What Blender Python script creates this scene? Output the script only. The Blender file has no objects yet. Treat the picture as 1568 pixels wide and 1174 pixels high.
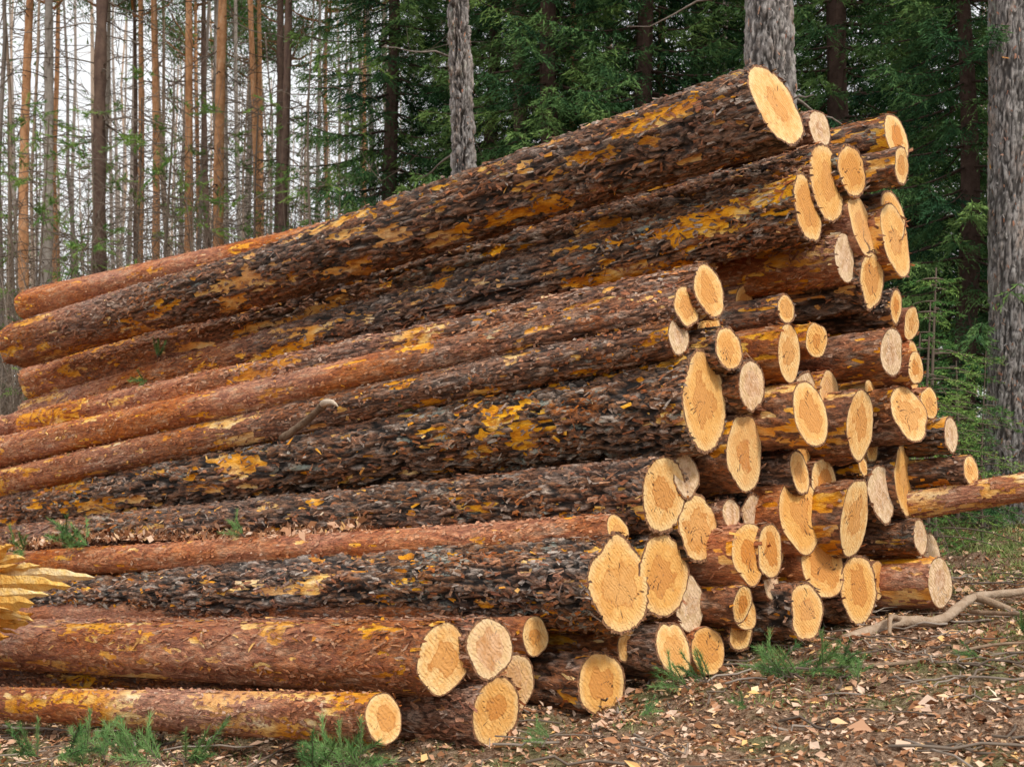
import bpy, math, numpy as np
from mathutils import Vector, Matrix
rng=np.random.default_rng(7)
scene=bpy.context.scene
# ---------------------------------------------------------------- noise utils
M32=np.uint64(0xffffffff)
def _h(ix,iy,iz,s):
    with np.errstate(over='ignore'):
        n=(ix.astype(np.int64)*73856093)^(iy.astype(np.int64)*19349663)^(iz.astype(np.int64)*83492791)^(int(s)*2654435+77)
        n=n.astype(np.uint64)&M32
        n=((n^(n>>np.uint64(15)))*np.uint64(2246822519))&M32
        n=((n^(n>>np.uint64(13)))*np.uint64(3266489917))&M32
        n=n^(n>>np.uint64(16))
    return n.astype(np.float64)/4294967295.0
def vnoise(p,s=0):
    i=np.floor(p).astype(np.int64); f=p-i; f=f*f*(3-2*f); r=0
    for dx in (0,1):
        wx=f[:,0] if dx else 1-f[:,0]
        for dy in (0,1):
            wy=f[:,1] if dy else 1-f[:,1]
            for dz in (0,1):
                wz=f[:,2] if dz else 1-f[:,2]
                r=r+wx*wy*wz*_h(i[:,0]+dx,i[:,1]+dy,i[:,2]+dz,s)
    return r
def fbm(p,s=0,o=3):
    r=0;a=.5;t=0
    for k in range(o):
        r=r+a*vnoise(p*2**k+k*17.3,s+k);t+=a;a*=.5
    return r/t
def worley(p,s=0):
    i=np.floor(p).astype(np.int64)
    F1=np.full(len(p),9.);F2=np.full(len(p),9.);c=np.zeros(len(p))
    for dx in (-1,0,1):
        for dy in (-1,0,1):
            for dz in (-1,0,1):
                a=i[:,0]+dx;b=i[:,1]+dy;d=i[:,2]+dz
                h1=_h(a,b,d,s)
                q=(h1*7919.7)%1; w=(h1*104729.3)%1
                D=np.sqrt((a+.1+.8*h1-p[:,0])**2+(b+.1+.8*q-p[:,1])**2+(d+.1+.8*w-p[:,2])**2)
                m=D<F1
                F2=np.where(m,F1,np.minimum(F2,D)); c=np.where(m,(h1*3571.1)%1,c); F1=np.where(m,D,F1)
    return F1,F2,c
def sstep(a,b,x):
    t=np.clip((x-a)/(b-a),0,1); return t*t*(3-2*t)
# ---------------------------------------------------------------- mesh utils
def mesh_np(name,V,quads=None,tris=None,attrs=None,qmat=None,tmat=None,smooth=True,mats=()):
    me=bpy.data.meshes.new(name)
    V=np.asarray(V,dtype=np.float32)
    q=np.zeros((0,4),np.int32) if quads is None else np.asarray(quads,np.int32)
    t=np.zeros((0,3),np.int32) if tris is None else np.asarray(tris,np.int32)
    me.vertices.add(len(V)); me.vertices.foreach_set('co',V.ravel())
    nl=q.size+t.size; me.loops.add(nl)
    me.loops.foreach_set('vertex_index',np.concatenate([q.ravel(),t.ravel()]).astype(np.int32))
    nf=len(q)+len(t); me.polygons.add(nf)
    me.polygons.foreach_set('loop_start',np.concatenate([np.arange(len(q))*4,q.size+np.arange(len(t))*3]).astype(np.int32))
    try: me.polygons.foreach_set('loop_total',np.concatenate([np.full(len(q),4),np.full(len(t),3)]).astype(np.int32))
    except Exception: pass
    mi=np.zeros(nf,np.int32)
    if qmat is not None: mi[:len(q)]=qmat
    if tmat is not None: mi[len(q):]=tmat
    for m in mats: me.materials.append(m)
    me.polygons.foreach_set('material_index',mi)
    me.update(calc_edges=True)
    me.polygons.foreach_set('use_smooth',np.full(nf,smooth,dtype=bool))
    if attrs:
        for k,v in attrs.items():
            a=me.attributes.new(k,'FLOAT','POINT'); a.data.foreach_set('value',np.asarray(v,np.float32))
    me.update()
    return me
def obj(name,me,loc=(0,0,0),parent=None,rotz=0,scale=1):
    o=bpy.data.objects.new(name,me); scene.collection.objects.link(o); o.location=loc
    o.rotation_euler=(0,0,rotz); o.scale=(scale,)*3
    if parent: o.parent=parent
    return o
class Acc:
    def __init__(s): s.V=[];s.Q=[];s.T=[];s.qm=[];s.tm=[];s.a=[];s.n=0
    def add(s,V,Q=None,T=None,m=0,a=0.5):
        V=np.asarray(V,float)
        if Q is not None and len(Q): s.Q.append(np.asarray(Q)+s.n); s.qm.append(np.full(len(Q),m))
        if T is not None and len(T): s.T.append(np.asarray(T)+s.n); s.tm.append(np.full(len(T),m))
        s.V.append(V); s.a.append(np.broadcast_to(np.asarray(a,float),(len(V),)).copy()); s.n+=len(V)
    def mesh(s,name,mats,smooth=True):
        return mesh_np(name,np.concatenate(s.V),np.concatenate(s.Q) if s.Q else None,np.concatenate(s.T) if s.T else None,
            {'tint':np.concatenate(s.a)},np.concatenate(s.qm) if s.Q else None,np.concatenate(s.tm) if s.T else None,smooth,mats)
def tube(acc,P,R,seg=6,m=0,a=.5,jit=0):
    P=np.asarray(P,float);R=np.broadcast_to(np.asarray(R,float),(len(P),))
    T=np.gradient(P,axis=0);T/=np.linalg.norm(T,axis=1)[:,None]+1e-9
    up=np.array([0,0,1.]) if abs(T[0,2])<.9 else np.array([1.,0,0])
    N=np.cross(T,up);N/=np.linalg.norm(N,axis=1)[:,None]+1e-9;B=np.cross(T,N)
    an=np.arange(seg)*2*math.pi/seg
    V=P[:,None,:]+R[:,None,None]*(N[:,None,:]*np.cos(an)[None,:,None]+B[:,None,:]*np.sin(an)[None,:,None])
    if jit: V=V+rng.normal(0,jit,V.shape)*R[:,None,None]
    n=len(P);i=np.arange(n-1)[:,None]*seg;j=np.arange(seg)[None,:];k=(j+1)%seg
    Q=np.stack([i+j,i+k,i+seg+k,i+seg+j],-1).reshape(-1,4)
    V=V.reshape(-1,3); c=len(V)
    V=np.concatenate([V,P[:1],P[-1:]])
    T2=np.concatenate([np.stack([np.full(seg,c),(np.arange(seg)+1)%seg,np.arange(seg)],-1),
       np.stack([np.full(seg,c+1),(n-1)*seg+np.arange(seg),(n-1)*seg+(np.arange(seg)+1)%seg],-1)])
    acc.add(V,Q,T2,m,a)
def tri_cloud(acc,C,Dv,ln,wd,m=0,a=.5):
    """elongated needle-bunch triangles at C, pointing along Dv"""
    C=np.asarray(C,float);Dv=Dv/(np.linalg.norm(Dv,axis=1)[:,None]+1e-9)
    S=np.cross(Dv,rng.normal(size=C.shape));S/=np.linalg.norm(S,axis=1)[:,None]+1e-9
    ln=np.broadcast_to(ln,(len(C),))[:,None];wd=np.broadcast_to(wd,(len(C),))[:,None]
    V=np.stack([C-S*wd/2,C+S*wd/2,C+Dv*ln],1).reshape(-1,3)
    acc.add(V,None,np.arange(len(V)).reshape(-1,3),m,np.repeat(np.broadcast_to(a,(len(C),)),3))
# ---------------------------------------------------------------- materials
def newmat(name):
    m=bpy.data.materials.new(name);m.use_nodes=True;nt=m.node_tree
    b=nt.nodes['Principled BSDF']; b.inputs['Roughness'].default_value=.85; b.inputs['Specular IOR Level'].default_value=.25
    return m,nt,b
def newdiff(name):
    m=bpy.data.materials.new(name);m.use_nodes=True;nt=m.node_tree;nt.nodes.clear()
    o=nt.nodes.new('ShaderNodeOutputMaterial');b=nt.nodes.new('ShaderNodeBsdfDiffuse');nt.links.new(b.outputs[0],o.inputs[0])
    return m,nt,b
class G:
    def __init__(s,nt): s.nt=nt
    def n(s,t,**k):
        x=s.nt.nodes.new(t)
        for a,b in k.items(): setattr(x,a,b)
        return x
    def l(s,a,b): s.nt.links.new(a,b)
    def val(s,x,inp):
        if hasattr(x,'is_output'): s.l(x,inp)
        elif isinstance(x,(tuple,list)): inp.default_value=(*x,1) if len(x)==3 and inp.type=='RGBA' else x
        else: inp.default_value=x
    def attr(s,name): return s.n('ShaderNodeAttribute',attribute_name=name).outputs['Fac']
    def mix(s,f,a,b,bt='MIX'):
        x=s.n('ShaderNodeMix',data_type='RGBA',blend_type=bt)
        s.val(f,x.inputs[0]);s.val(a,x.inputs[6]);s.val(b,x.inputs[7]);return x.outputs[2]
    def math(s,op,a,b=0,c=0):
        x=s.n('ShaderNodeMath',operation=op)
        s.val(a,x.inputs[0]);s.val(b,x.inputs[1]);s.val(c,x.inputs[2]);return x.outputs[0]
    def mr(s,v,a,b,c=0.,d=1.):
        x=s.n('ShaderNodeMapRange',clamp=True);s.val(v,x.inputs[0])
        for i,q in enumerate((a,b,c,d)): x.inputs[i+1].default_value=q
        return x.outputs[0]
    def coord(s,scale=(1,1,1),rnd=True):
        tc=s.n('ShaderNodeTexCoord').outputs['Object']
        mp=s.n('ShaderNodeMapping');s.l(tc,mp.inputs[0]);mp.inputs['Scale'].default_value=scale
        if not rnd: return mp.outputs[0]
        oi=s.n('ShaderNodeObjectInfo').outputs['Random']
        v=s.n('ShaderNodeVectorMath',operation='MULTIPLY_ADD')
        cx=s.n('ShaderNodeCombineXYZ');
        for i in range(3): s.l(oi,cx.inputs[i])
        s.l(cx.outputs[0],v.inputs[0]);v.inputs[1].default_value=(37,91,53);s.l(mp.outputs[0],v.inputs[2]);return v.outputs[0]
    def rand(s): return s.n('ShaderNodeObjectInfo').outputs['Random']
    def noise(s,vec,sc,det=3,rough=.6):
        x=s.n('ShaderNodeTexNoise');s.l(vec,x.inputs['Vector']);x.inputs['Scale'].default_value=sc
        x.inputs['Detail'].default_value=det;x.inputs['Roughness'].default_value=rough;return x.outputs['Fac']
    def ramp(s,v,st):
        x=s.n('ShaderNodeValToRGB');s.val(v,x.inputs[0]);e=x.color_ramp.elements
        while len(e)>1: e.remove(e[-1])
        e[0].position=st[0][0];e[0].color=(*st[0][1],1)
        for p,c in st[1:]:
            q=e.new(p);q.color=(*c,1)
        return x.outputs[0]
    def bump(s,h,d,st,b):
        x=s.n('ShaderNodeBump');s.l(h,x.inputs['Height']);x.inputs['Distance'].default_value=d;x.inputs['Strength'].default_value=st
        s.l(x.outputs[0],b.inputs['Normal'])
def bark_material(name,ax=0,grey=0.0):
    m,nt,b=newmat(name);g=G(nt)
    sc=[1,1,1];sc[ax]=.35
    v=g.coord(tuple(sc))
    n1=g.noise(v,9,3,.65);n2=g.noise(v,85 if grey==0 else 45,3,.75);n3=g.noise(v,26,4,.7);n4=g.noise(v,3.2,2,.5)
    cell=g.attr('cell');crk=g.attr('crk');thin=g.attr('thin');bare=g.attr('bare')
    if grey>0:
        plate=g.ramp(g.math('ADD',g.math('MULTIPLY',cell,.5),g.math('MULTIPLY',n3,.5)),[(0.2,(.18,.155,.145)),(.45,(.29,.26,.245)),(.7,(.46,.425,.405)),(1,(.36,.38,.32))])
    else:
        plate=g.ramp(g.math('ADD',g.math('MULTIPLY',cell,.5),g.math('MULTIPLY',n3,.5)),
          [(0.22,(.065,.034,.024)),(.36,(.20,.095,.052)),(.47,(.31,.165,.095)),(.56,(.22,.155,.12)),(.68,(.42,.34,.285)),(.85,(.60,.53,.46))])  # palest stops paint white-grey speckle highlights into the plate colour
    plate=g.mix(g.mr(n1,.52,.66,0,.8),plate,(.40,.14,.052) if grey==0 else (.34,.25,.20))
    thinc=g.ramp(g.math('ADD',g.math('MULTIPLY',n3,.6),g.math('MULTIPLY',cell,.4)),[(.2,(.20,.062,.032)),(.40,(.40,.135,.062)),(.53,(.56,.22,.10)),(.66,(.62,.32,.18)),(.82,(.74,.53,.40))])
    c=g.mix(thin,plate,thinc)
    dk=g.mr(n2,.38,.55,.12 if grey==0 else .4,1)
    dk=g.math('MAXIMUM',dk,g.math('MULTIPLY',thin,.62))
    c=g.mix(dk,(.036,.019,.013) if grey==0 else (.08,.068,.06),c)
    crack=(.012,.007,.005) if grey==0 else (.06,.05,.045)
    c=g.mix(g.mr(crk,.1,.75),crack,c)
    li=g.math('MULTIPLY',g.mr(g.noise(v,18,4,.75),.56,.64,0,.7),g.mr(n4,.48,.6,0,1))
    c=g.mix(g.math('MULTIPLY',li,g.math('SUBTRACT',1,thin)),c,(.36,.40,.35))
    wood=g.ramp(n1,[(.3,(.56,.19,.03)),(.46,(.82,.37,.06)),(.60,(.90,.58,.22)),(.72,(.92,.76,.50))])
    wood=g.mix(g.mr(n3,.36,.50,.8,0),wood,(.36,.12,.035))
    c=g.mix(g.mr(g.math('ADD',bare,g.math('MULTIPLY',g.math('SUBTRACT',n3,.5),1.4)),.42,.56),c,wood)
    hv=g.n('ShaderNodeHueSaturation');g.l(c,hv.inputs['Color']);g.l(g.mr(g.rand(),0,1,.9,1.28),hv.inputs['Value']);g.l(g.mr(n4,.3,.7,.9,1.25),hv.inputs['Saturation'])
    g.l(hv.outputs[0],b.inputs['Base Color'])
    b.inputs['Roughness'].default_value=.62;b.inputs['Specular IOR Level'].default_value=.5
    g.bump(n2,.016,.9,b)
    return m
BARK=bark_material('pine_bark')
BARKV=bark_material('standing_bark',2,1)
def sawn_material():
    m,nt,b=newmat('sawn_wood');g=G(nt)
    v=g.coord((1,1,1))
    rf=g.attr('rf')   # 0 pith .. 1 outside
    nA=g.noise(v,9,3,.6);nB=g.noise(v,28,4,.7);nC=g.noise(v,110,2,.7)
    rr=g.attr('rad')
    rings=g.mr(g.math('SINE',g.math('ADD',g.math('MULTIPLY',rr,900),g.math('MULTIPLY',nA,16))),-1,1)
    rings=g.math('MULTIPLY',rings,g.mr(nB,.35,.6,.1,1))
    rnd=g.rand();r2=g.math('FRACT',g.math('MULTIPLY',rnd,13.7));r3=g.math('FRACT',g.math('MULTIPLY',rnd,29.3))
    heart=g.math('ADD',g.math('ADD',rf,g.math('MULTIPLY',g.math('SUBTRACT',nA,.5),1.2)),g.math('MULTIPLY',g.math('SUBTRACT',r3,.5),.25))
    hm=g.mr(heart,.48,.52,1,0)
    sap=g.mix(rnd,(.89,.60,.27),(.84,.46,.13))
    sap=g.mix(g.mr(nB,.40,.64,0,.6),sap,(.80,.37,.08))
    sap=g.mix(g.mr(rf,.80,.97,0,.5),sap,(.91,.71,.38))
    hc=g.mix(r2,(.60,.22,.035),(.72,.37,.12))
    c=g.mix(g.math('MULTIPLY',hm,g.mr(r2,0,1,1,.8)),sap,hc)
    c=g.mix(g.mr(g.math('ABSOLUTE',g.math('SUBTRACT',heart,.50)),0.,.05,.7,0),c,(.48,.16,.025))
    c=g.mix(g.math('MULTIPLY',rings,.30),c,(.50,.21,.05))
    c=g.mix(g.mr(rf,.02,.05,.7,0),c,(.3,.13,.05))
    w=g.n('ShaderNodeTexWave');mp=g.n('ShaderNodeMapping');g.l(v,mp.inputs[0]);mp.inputs['Rotation'].default_value=(.6,0,0)
    g.l(mp.outputs[0],w.inputs['Vector']);w.inputs['Scale'].default_value=17;w.inputs['Distortion'].default_value=10;w.inputs['Detail'].default_value=3
    w.bands_direction='Y'
    c=g.mix(g.mr(w.outputs['Fac'],.4,1,0,.10),c,(.50,.27,.11))
    c=g.mix(g.mr(g.noise(v,5,3,.65),.50,.62,0,.6),c,(.66,.30,.07))
    c=g.mix(g.mr(nC,.56,.72,0,.4),c,(.45,.21,.08))
    c=g.mix(g.mr(g.noise(v,40,4,.75),.60,.69,0,.75),c,(.32,.15,.07))
    c=g.mix(g.mr(g.attr('chk'),.3,.7,0,.9),c,(.10,.045,.02))
    wf=g.math('FRACT',g.math('MULTIPLY',rnd,7.31))
    c=g.mix(g.mr(wf,.70,.84,0,.6),c,g.mix(g.mr(nB,.35,.62),(.36,.24,.15),(.84,.70,.54)))
    nr=g.noise(v,60,3,.6)
    c=g.mix(g.mr(g.math('ADD',g.attr('rim'),g.math('MULTIPLY',g.math('SUBTRACT',nr,.5),.6)),.36,.5),c,g.mix(g.mr(nr,.35,.65),(.06,.028,.016),(.36,.18,.09)))
    g.l(c,b.inputs['Base Color']);b.inputs['Roughness'].default_value=.7
    g.bump(g.math('ADD',g.math('MULTIPLY',w.outputs['Fac'],.6),nC),.005,.8,b)
    return m
SAWN=sawn_material()
def tint_mat(name,st,nsc=0,bump=0):
    m,nt,b=newdiff(name);g=G(nt)
    t=g.attr('tint')
    if nsc: t=g.math('ADD',t,g.math('MULTIPLY',g.math('SUBTRACT',g.noise(g.coord(),nsc,4,.65),.5),.9))
    c=g.ramp(t,st);g.l(c,b.inputs['Color'])
    if bump: g.bump(g.noise(g.coord(),nsc*2,4,.7),.02,bump,b)
    return m
SPRUCE=tint_mat('spruce_needles',[(0,(.020,.055,.032)),(.45,(.058,.135,.055)),(1,(.21,.33,.10))])
LIGHTG=tint_mat('young_spruce_needles',[(0,(.04,.10,.035)),(.45,(.10,.22,.06)),(1,(.32,.47,.12))])
PINEN=tint_mat('pine_needles',[(0,(.06,.14,.05)),(.5,(.13,.26,.08)),(1,(.27,.42,.15))])
TWIG=tint_mat('twig_bark',[(0,(.07,.05,.04)),(.5,(.18,.14,.11)),(1,(.36,.30,.25))])
PTR_O=tint_mat('trunk_orange',[(0,(.12,.07,.05)),(.4,(.38,.19,.095)),(.7,(.64,.33,.17)),(1,(.72,.49,.32))],11,.8)
PTR_G=tint_mat('trunk_grey',[(0,(.10,.08,.07)),(.4,(.24,.20,.17)),(.7,(.38,.33,.29)),(1,(.46,.41,.36))],11,.8)
PTR_D=tint_mat('trunk_dark',[(0,(.05,.035,.03)),(.5,(.13,.085,.07)),(1,(.24,.16,.12))],11,.8)
DIST=tint_mat('hazed_distant_bark',[(0,(.24,.20,.18)),(.5,(.38,.32,.28)),(1,(.58,.41,.30))])  # pale bark: distance haze is mixed into the colour, no volume
DISTG=tint_mat('hazed_distant_foliage',[(0,(.10,.16,.08)),(.5,(.18,.27,.13)),(1,(.32,.42,.22))])  # foliage greens paled too, painting in the haze of distance
LIT=tint_mat('leaf_litter',[(0,(.06,.03,.02)),(.22,(.20,.09,.045)),(.42,(.42,.20,.10)),(.58,(.56,.34,.22)),(.78,(.72,.53,.40)),(.93,(.82,.49,.18)),(1,(.85,.74,.6))])
GRASS=tint_mat('grass_blades',[(0,(.09,.14,.04)),(.5,(.20,.28,.08)),(1,(.44,.45,.2))])
SPLIN=tint_mat('splintered_wood',[(0,(.40,.15,.03)),(.35,(.74,.34,.06)),(.65,(.88,.55,.16)),(1,(.92,.76,.48))],25,.9)
PALE=tint_mat('weathered_branch',[(0,(.12,.075,.05)),(.5,(.36,.26,.18)),(1,(.60,.48,.37))],20,.6)
# ---------------------------------------------------------------- terrain
def ground_z(x,y):
    x=np.asarray(x,float);y=np.asarray(y,float)
    b=.09+np.where(x>0,.13*np.minimum(x,9)+.02*np.clip(x-9,0,60),.10*np.maximum(x,-5)+.01*np.clip(x+5,-80,0))
    far=sstep(8,30,y)
    p=np.stack([x*.35,y*.35,0*x],-1).reshape(-1,3)
    n=(vnoise(p,3)-.5).reshape(x.shape)
    return b+.10*n*(.4+far*3)
def micro(x,y):
    p=np.stack([x*3,y*3,0*x],-1).reshape(-1,3)
    return ((fbm(p,5)-.5)*.12+(vnoise(p*4,6)-.5)*.04).reshape(np.shape(x))
def make_ground():
    def ax(a,b,fa,fb,st):
        c=list(np.arange(fa,fb,st)); d=st;x=fb
        while x<b: c.append(x);d*=1.25;x+=d
        c.append(b);d=st;x=fa
        l=[]
        while x>a: d*=1.25;x-=d;l.append(x)
        return np.array(l[::-1]+c)
    X=ax(-400,400,-3,5,.045);Y=ax(-200,600,2.8,9,.045)
    gx,gy=np.meshgrid(X,Y);z=ground_z(gx,gy)
    near=np.exp(-np.maximum(0,np.hypot(gx-1,gy-6)-6)/5)
    z=z+micro(gx,gy)*near
    nx,ny=len(X),len(Y);i=np.arange(ny-1)[:,None]*nx+np.arange(nx-1)[None,:]
    Q=np.stack([i,i+1,i+1+nx,i+nx],-1).reshape(-1,4)
    m,nt,b=newdiff('forest_floor');g=G(nt);v=g.coord((1,1,1),False)
    n1=g.noise(v,2.2,4,.6);n2=g.noise(v,38,4,.7);n3=g.noise(v,110,2,.7)
    c=g.ramp(g.math('ADD',g.math('MULTIPLY',n2,.6),g.math('MULTIPLY',n3,.4)),[(.3,(.06,.036,.025)),(.45,(.20,.12,.075)),(.55,(.38,.25,.17)),(.68,(.6,.45,.33))])
    c=g.mix(g.mr(n1,.48,.60,0,.6),c,g.ramp(n3,[(.3,(.08,.11,.035)),(.7,(.28,.33,.13))]))
    g.l(c,b.inputs['Color']);g.bump(n2,.05,1,b)
    obj('ground',mesh_np('ground',np.stack([gx,gy,z],-1).reshape(-1,3),Q,mats=[m]))
make_ground()
# ---------------------------------------------------------------- logs
def log_mesh(name,L,r0,tap,seed,hi=2,thin=(3.,6.),thinmin=0.,bare=.0,bend=(0,0),flare=0.,ampm=1.,mats=None,flakes=0,cut=.09):
    lr=np.random.default_rng(seed)
    if hi==2: seg=120;st0,gr,mx=.013,1.010,.035
    elif hi==1: seg=60;st0,gr,mx=.02,1.07,.3
    else: seg=20;st0,gr,mx=.12,1.3,1.2
    xs=[0.];d=st0
    while xs[-1]<L: xs.append(xs[-1]+d);d=min(d*gr,mx)
    xs=np.array(xs);xs*=L/xs[-1]
    A=np.arange(seg)*2*math.pi/seg
    X,An=np.meshgrid(xs,A,indexing='ij');X=X.ravel();An=An.ravel()
    so=np.array([seed*3.7%91,seed*1.9%57,seed*5.3%73])
    cs,sn=np.cos(An),np.sin(An)
    r=np.maximum(r0+tap*X,.03)
    if flare: r=r*(1+flare*np.exp(-X/.35)*(1+.5*np.cos(An*4+seed)))
    out=vnoise(np.stack([X*.7,cs*1.5+5,sn*1.5+5],-1)+so,seed)-.5
    r=r*(1+.26*out)
    rb=r.copy()
    P=np.stack([X*7.5,cs*r*26,sn*r*26],-1)+so
    W=np.stack([vnoise(P*.9,1),vnoise(P*.9+9,2),vnoise(P*.9+19,3)],-1)-.5
    F1,F2,cell=worley(P+W*1.7,seed)
    crk=sstep(.0,.22,F2-F1)
    fr_=np.abs(fbm(np.stack([X*3.2,cs*r*17,sn*r*17],-1)+so+W*.25,seed+3,2)-.5)
    fis=sstep(.0,.06,fr_)
    th=np.clip(thinmin+(1-thinmin)*sstep(thin[0],thin[1],X+(vnoise(P*.25,8)-.5)*1.6),0,1)
    F1b,F2b,cell2=worley(P*np.array([2.,2.2,2.2])+W*2,seed+5)
    crk2=sstep(.0,.22,F2b-F1b)
    crkf=(crk*fis*(.55+.45*crk2))*(1-th)+(.6+.4*crk2)*th
    nb=fbm(np.stack([X*2.8,cs*r*10,sn*r*10],-1)+so+40,seed+9,3)+.11*(cell2-.5)
    tb=.735-bare*.17
    nb2=fbm(np.stack([X*8,cs*r*26,sn*r*26],-1)+so+70,seed+19,2)+.10*(cell2-.5)
    tb2=.775-.12*min(bare,.6)
    bmask=np.maximum(sstep(tb,tb+.03,nb),sstep(tb2,tb2+.02,nb2))
    if bare<0: bmask=bmask*0
    amp=(.016*(1-th)+.003)*ampm*min(1.2,(r0/.15))
    fine=vnoise(P*5.,4)-.5
    h=amp*.7*(crk-1)+amp*1.2*(fis-1)*(1-th)+amp*.5*(cell-.3)+amp*.35*(crk2-1)+fine*.005
    h=np.where(bmask>.5,-amp*.9-.002,h)
    h=h*(.45+.55*sstep(0,.08,X))
    r=r+h
    tl=lr.normal(0,.09,2)+np.array([cut,0])
    y=r*cs;z=r*sn
    off=(tl[0]*y+tl[1]*z)*np.exp(-X/.3)
    bx=np.sin(math.pi*X/max(L,1e-3))
    V=np.stack([X+off,y+bend[0]*bx,z+bend[1]*bx],-1)
    n=len(xs);i=np.arange(n-1)[:,None]*seg;j=np.arange(seg)[None,:];k=(j+1)%seg
    Q=np.stack([i+j,i+k,i+seg+k,i+seg+j],-1).reshape(-1,4)
    at={'cell':.5*cell+.5*cell2,'crk':crkf,'thin':th,'bare':bmask,'rf':0*X,'rad':0*X,'chk':0*X,'rim':0*X}
    Vs=[V];Qs=[Q];qm=[np.zeros(len(Q),int)];Ts=[];tm=[];cnt=len(V)
    def addat(nv,**kw):
        for kk in at: at[kk]=np.concatenate([at[kk],np.broadcast_to(kw.get(kk,0.),(nv,))])
    for end in (0,1):
        ring=V[:seg] if end==0 else V[-seg:]
        ctr=ring.mean(0); wob=rb[:seg] if end==0 else rb[-seg:]
        bt=(.010*(1-(th[0] if end==0 else th[-1]))+.003)*ampm
        rad=np.hypot(ring[:,1]-ctr[1],ring[:,2]-ctr[2])
        smooth_r=.35*rad+.65*wob*.97-bt*.3
        f0=np.clip((smooth_r-bt)/rad,.72,.975)
        fr=[1.0]+[None]+[.94,.88,.8,.7,.6,.5,.4,.3,.2,.1]
        if hi==0: fr=[1.,None,.5]
        nck=lr.integers(1,5);ca=lr.uniform(0,2*math.pi,nck);cr=lr.uniform(.35,.97,nck);c0=lr.uniform(0,.3,nck)
        vv=[];a_rf=[];a_rim=[];a_rad=[];a_chk=[]
        for f in fr:
            ff=np.ones(seg) if f==1.0 else (f0 if f is None else f*f0)
            q=ctr+(ring-ctr)*ff[:,None]
            vv.append(q);a_rf.append(ff/f0 if f!=1.0 else np.ones(seg));a_rim.append(np.full(seg,1.0 if f==1.0 else (.25 if f is None else 0.)))
            a_rad.append(np.hypot(q[:,1]-ctr[1],q[:,2]-ctr[2]))
            ck=np.zeros(seg)
            if hi>=1 and f not in (1.0,None):
                for a_,r_,c_ in zip(ca,cr,c0):
                    dd=np.abs((A-a_-.25*math.sin(f*9+a_)+math.pi)%(2*math.pi)-math.pi)
                    if c_<f<r_: ck=np.maximum(ck,(dd<(math.pi/seg*1.05)).astype(float))
            a_chk.append(ck)
        vv=np.concatenate(vv+[ctr[None]]);nr=len(fr)
        addat(len(vv),rf=np.concatenate(a_rf+[[0]]),rim=np.concatenate(a_rim+[[0]]),rad=np.concatenate(a_rad+[[0]]),chk=np.concatenate(a_chk+[[0]]))
        i=np.arange(nr-1)[:,None]*seg
        q=np.stack([i+j,i+seg+j,i+seg+k,i+k],-1).reshape(-1,4)+cnt
        t=np.stack([np.full(seg,len(vv)-1),(np.arange(seg)+1)%seg+(nr-1)*seg,np.arange(seg)+(nr-1)*seg],-1)+cnt
        if end: q=q[:,::-1];t=t[:,::-1]
        Vs.append(vv);Qs.append(q);qm.append(np.ones(len(q),int));Ts.append(t);tm.append(np.ones(len(t),int));cnt+=len(vv)
    if flakes:
        nf=flakes
        idx=lr.integers(0,len(X),nf)
        base=V[idx];nx_=np.stack([0*cs[idx],cs[idx],sn[idx]],-1);tg=np.stack([0*cs[idx],-sn[idx],cs[idx]],-1);axv=np.array([1.,0,0])
        ro=lr.normal(0,.5,nf);a1=np.cos(ro)[:,None]*axv+np.sin(ro)[:,None]*tg;a2=-np.sin(ro)[:,None]*axv+np.cos(ro)[:,None]*tg
        l=lr.uniform(.008,.028,nf)[:,None]*(.6+.6*(r0>.12));w=lr.uniform(.003,.011,nf)[:,None]
        lf=lr.uniform(.001,.011,(nf,4));b0=base+nx_*.002
        cor=[b0-a1*l-a2*w*.5+nx_*lf[:,0:1]*.4,b0+a1*l*lr.uniform(.3,1.1,(nf,1))-a2*w*lr.uniform(.4,1.4,(nf,1))+nx_*lf[:,1:2],b0+a1*l*lr.uniform(.6,1.1,(nf,1))+a2*w*.6+nx_*lf[:,2:3],b0-a1*l*lr.uniform(.1,1,(nf,1))+a2*w*lr.uniform(.3,1.4,(nf,1))+nx_*lf[:,3:4]*.4]
        fv=np.stack(cor,1).reshape(-1,3)
        fc=np.repeat(lr.uniform(.1,1,nf),4);fb=np.repeat((lr.uniform(0,1,nf)<.012+.04*max(bare,0)).astype(float),4)
        addat(len(fv),cell=fc,crk=1.,thin=np.clip(np.repeat(th[idx],4)+np.repeat((lr.uniform(0,1,nf)<.3)*.7,4),0,1),bare=fb)
        Vs.append(fv);Qs.append(np.arange(len(fv)).reshape(-1,4)+cnt);qm.append(np.zeros(nf,int));cnt+=len(fv)
    return mesh_np(name,np.concatenate(Vs),np.concatenate(Qs),np.concatenate(Ts),at,np.concatenate(qm),np.concatenate(tm),True,mats or [BARK,SAWN])
def place(o,E,d):
    d=Vector(d).normalized();x=d;y=Vector((0,0,1)).cross(x)
    y.normalize();z=x.cross(y)
    M=Matrix((x,y,z)).transposed().to_4x4();M.translation=Vector(E);o.matrix_world=M
DX,DY=-.809,.588
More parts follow.
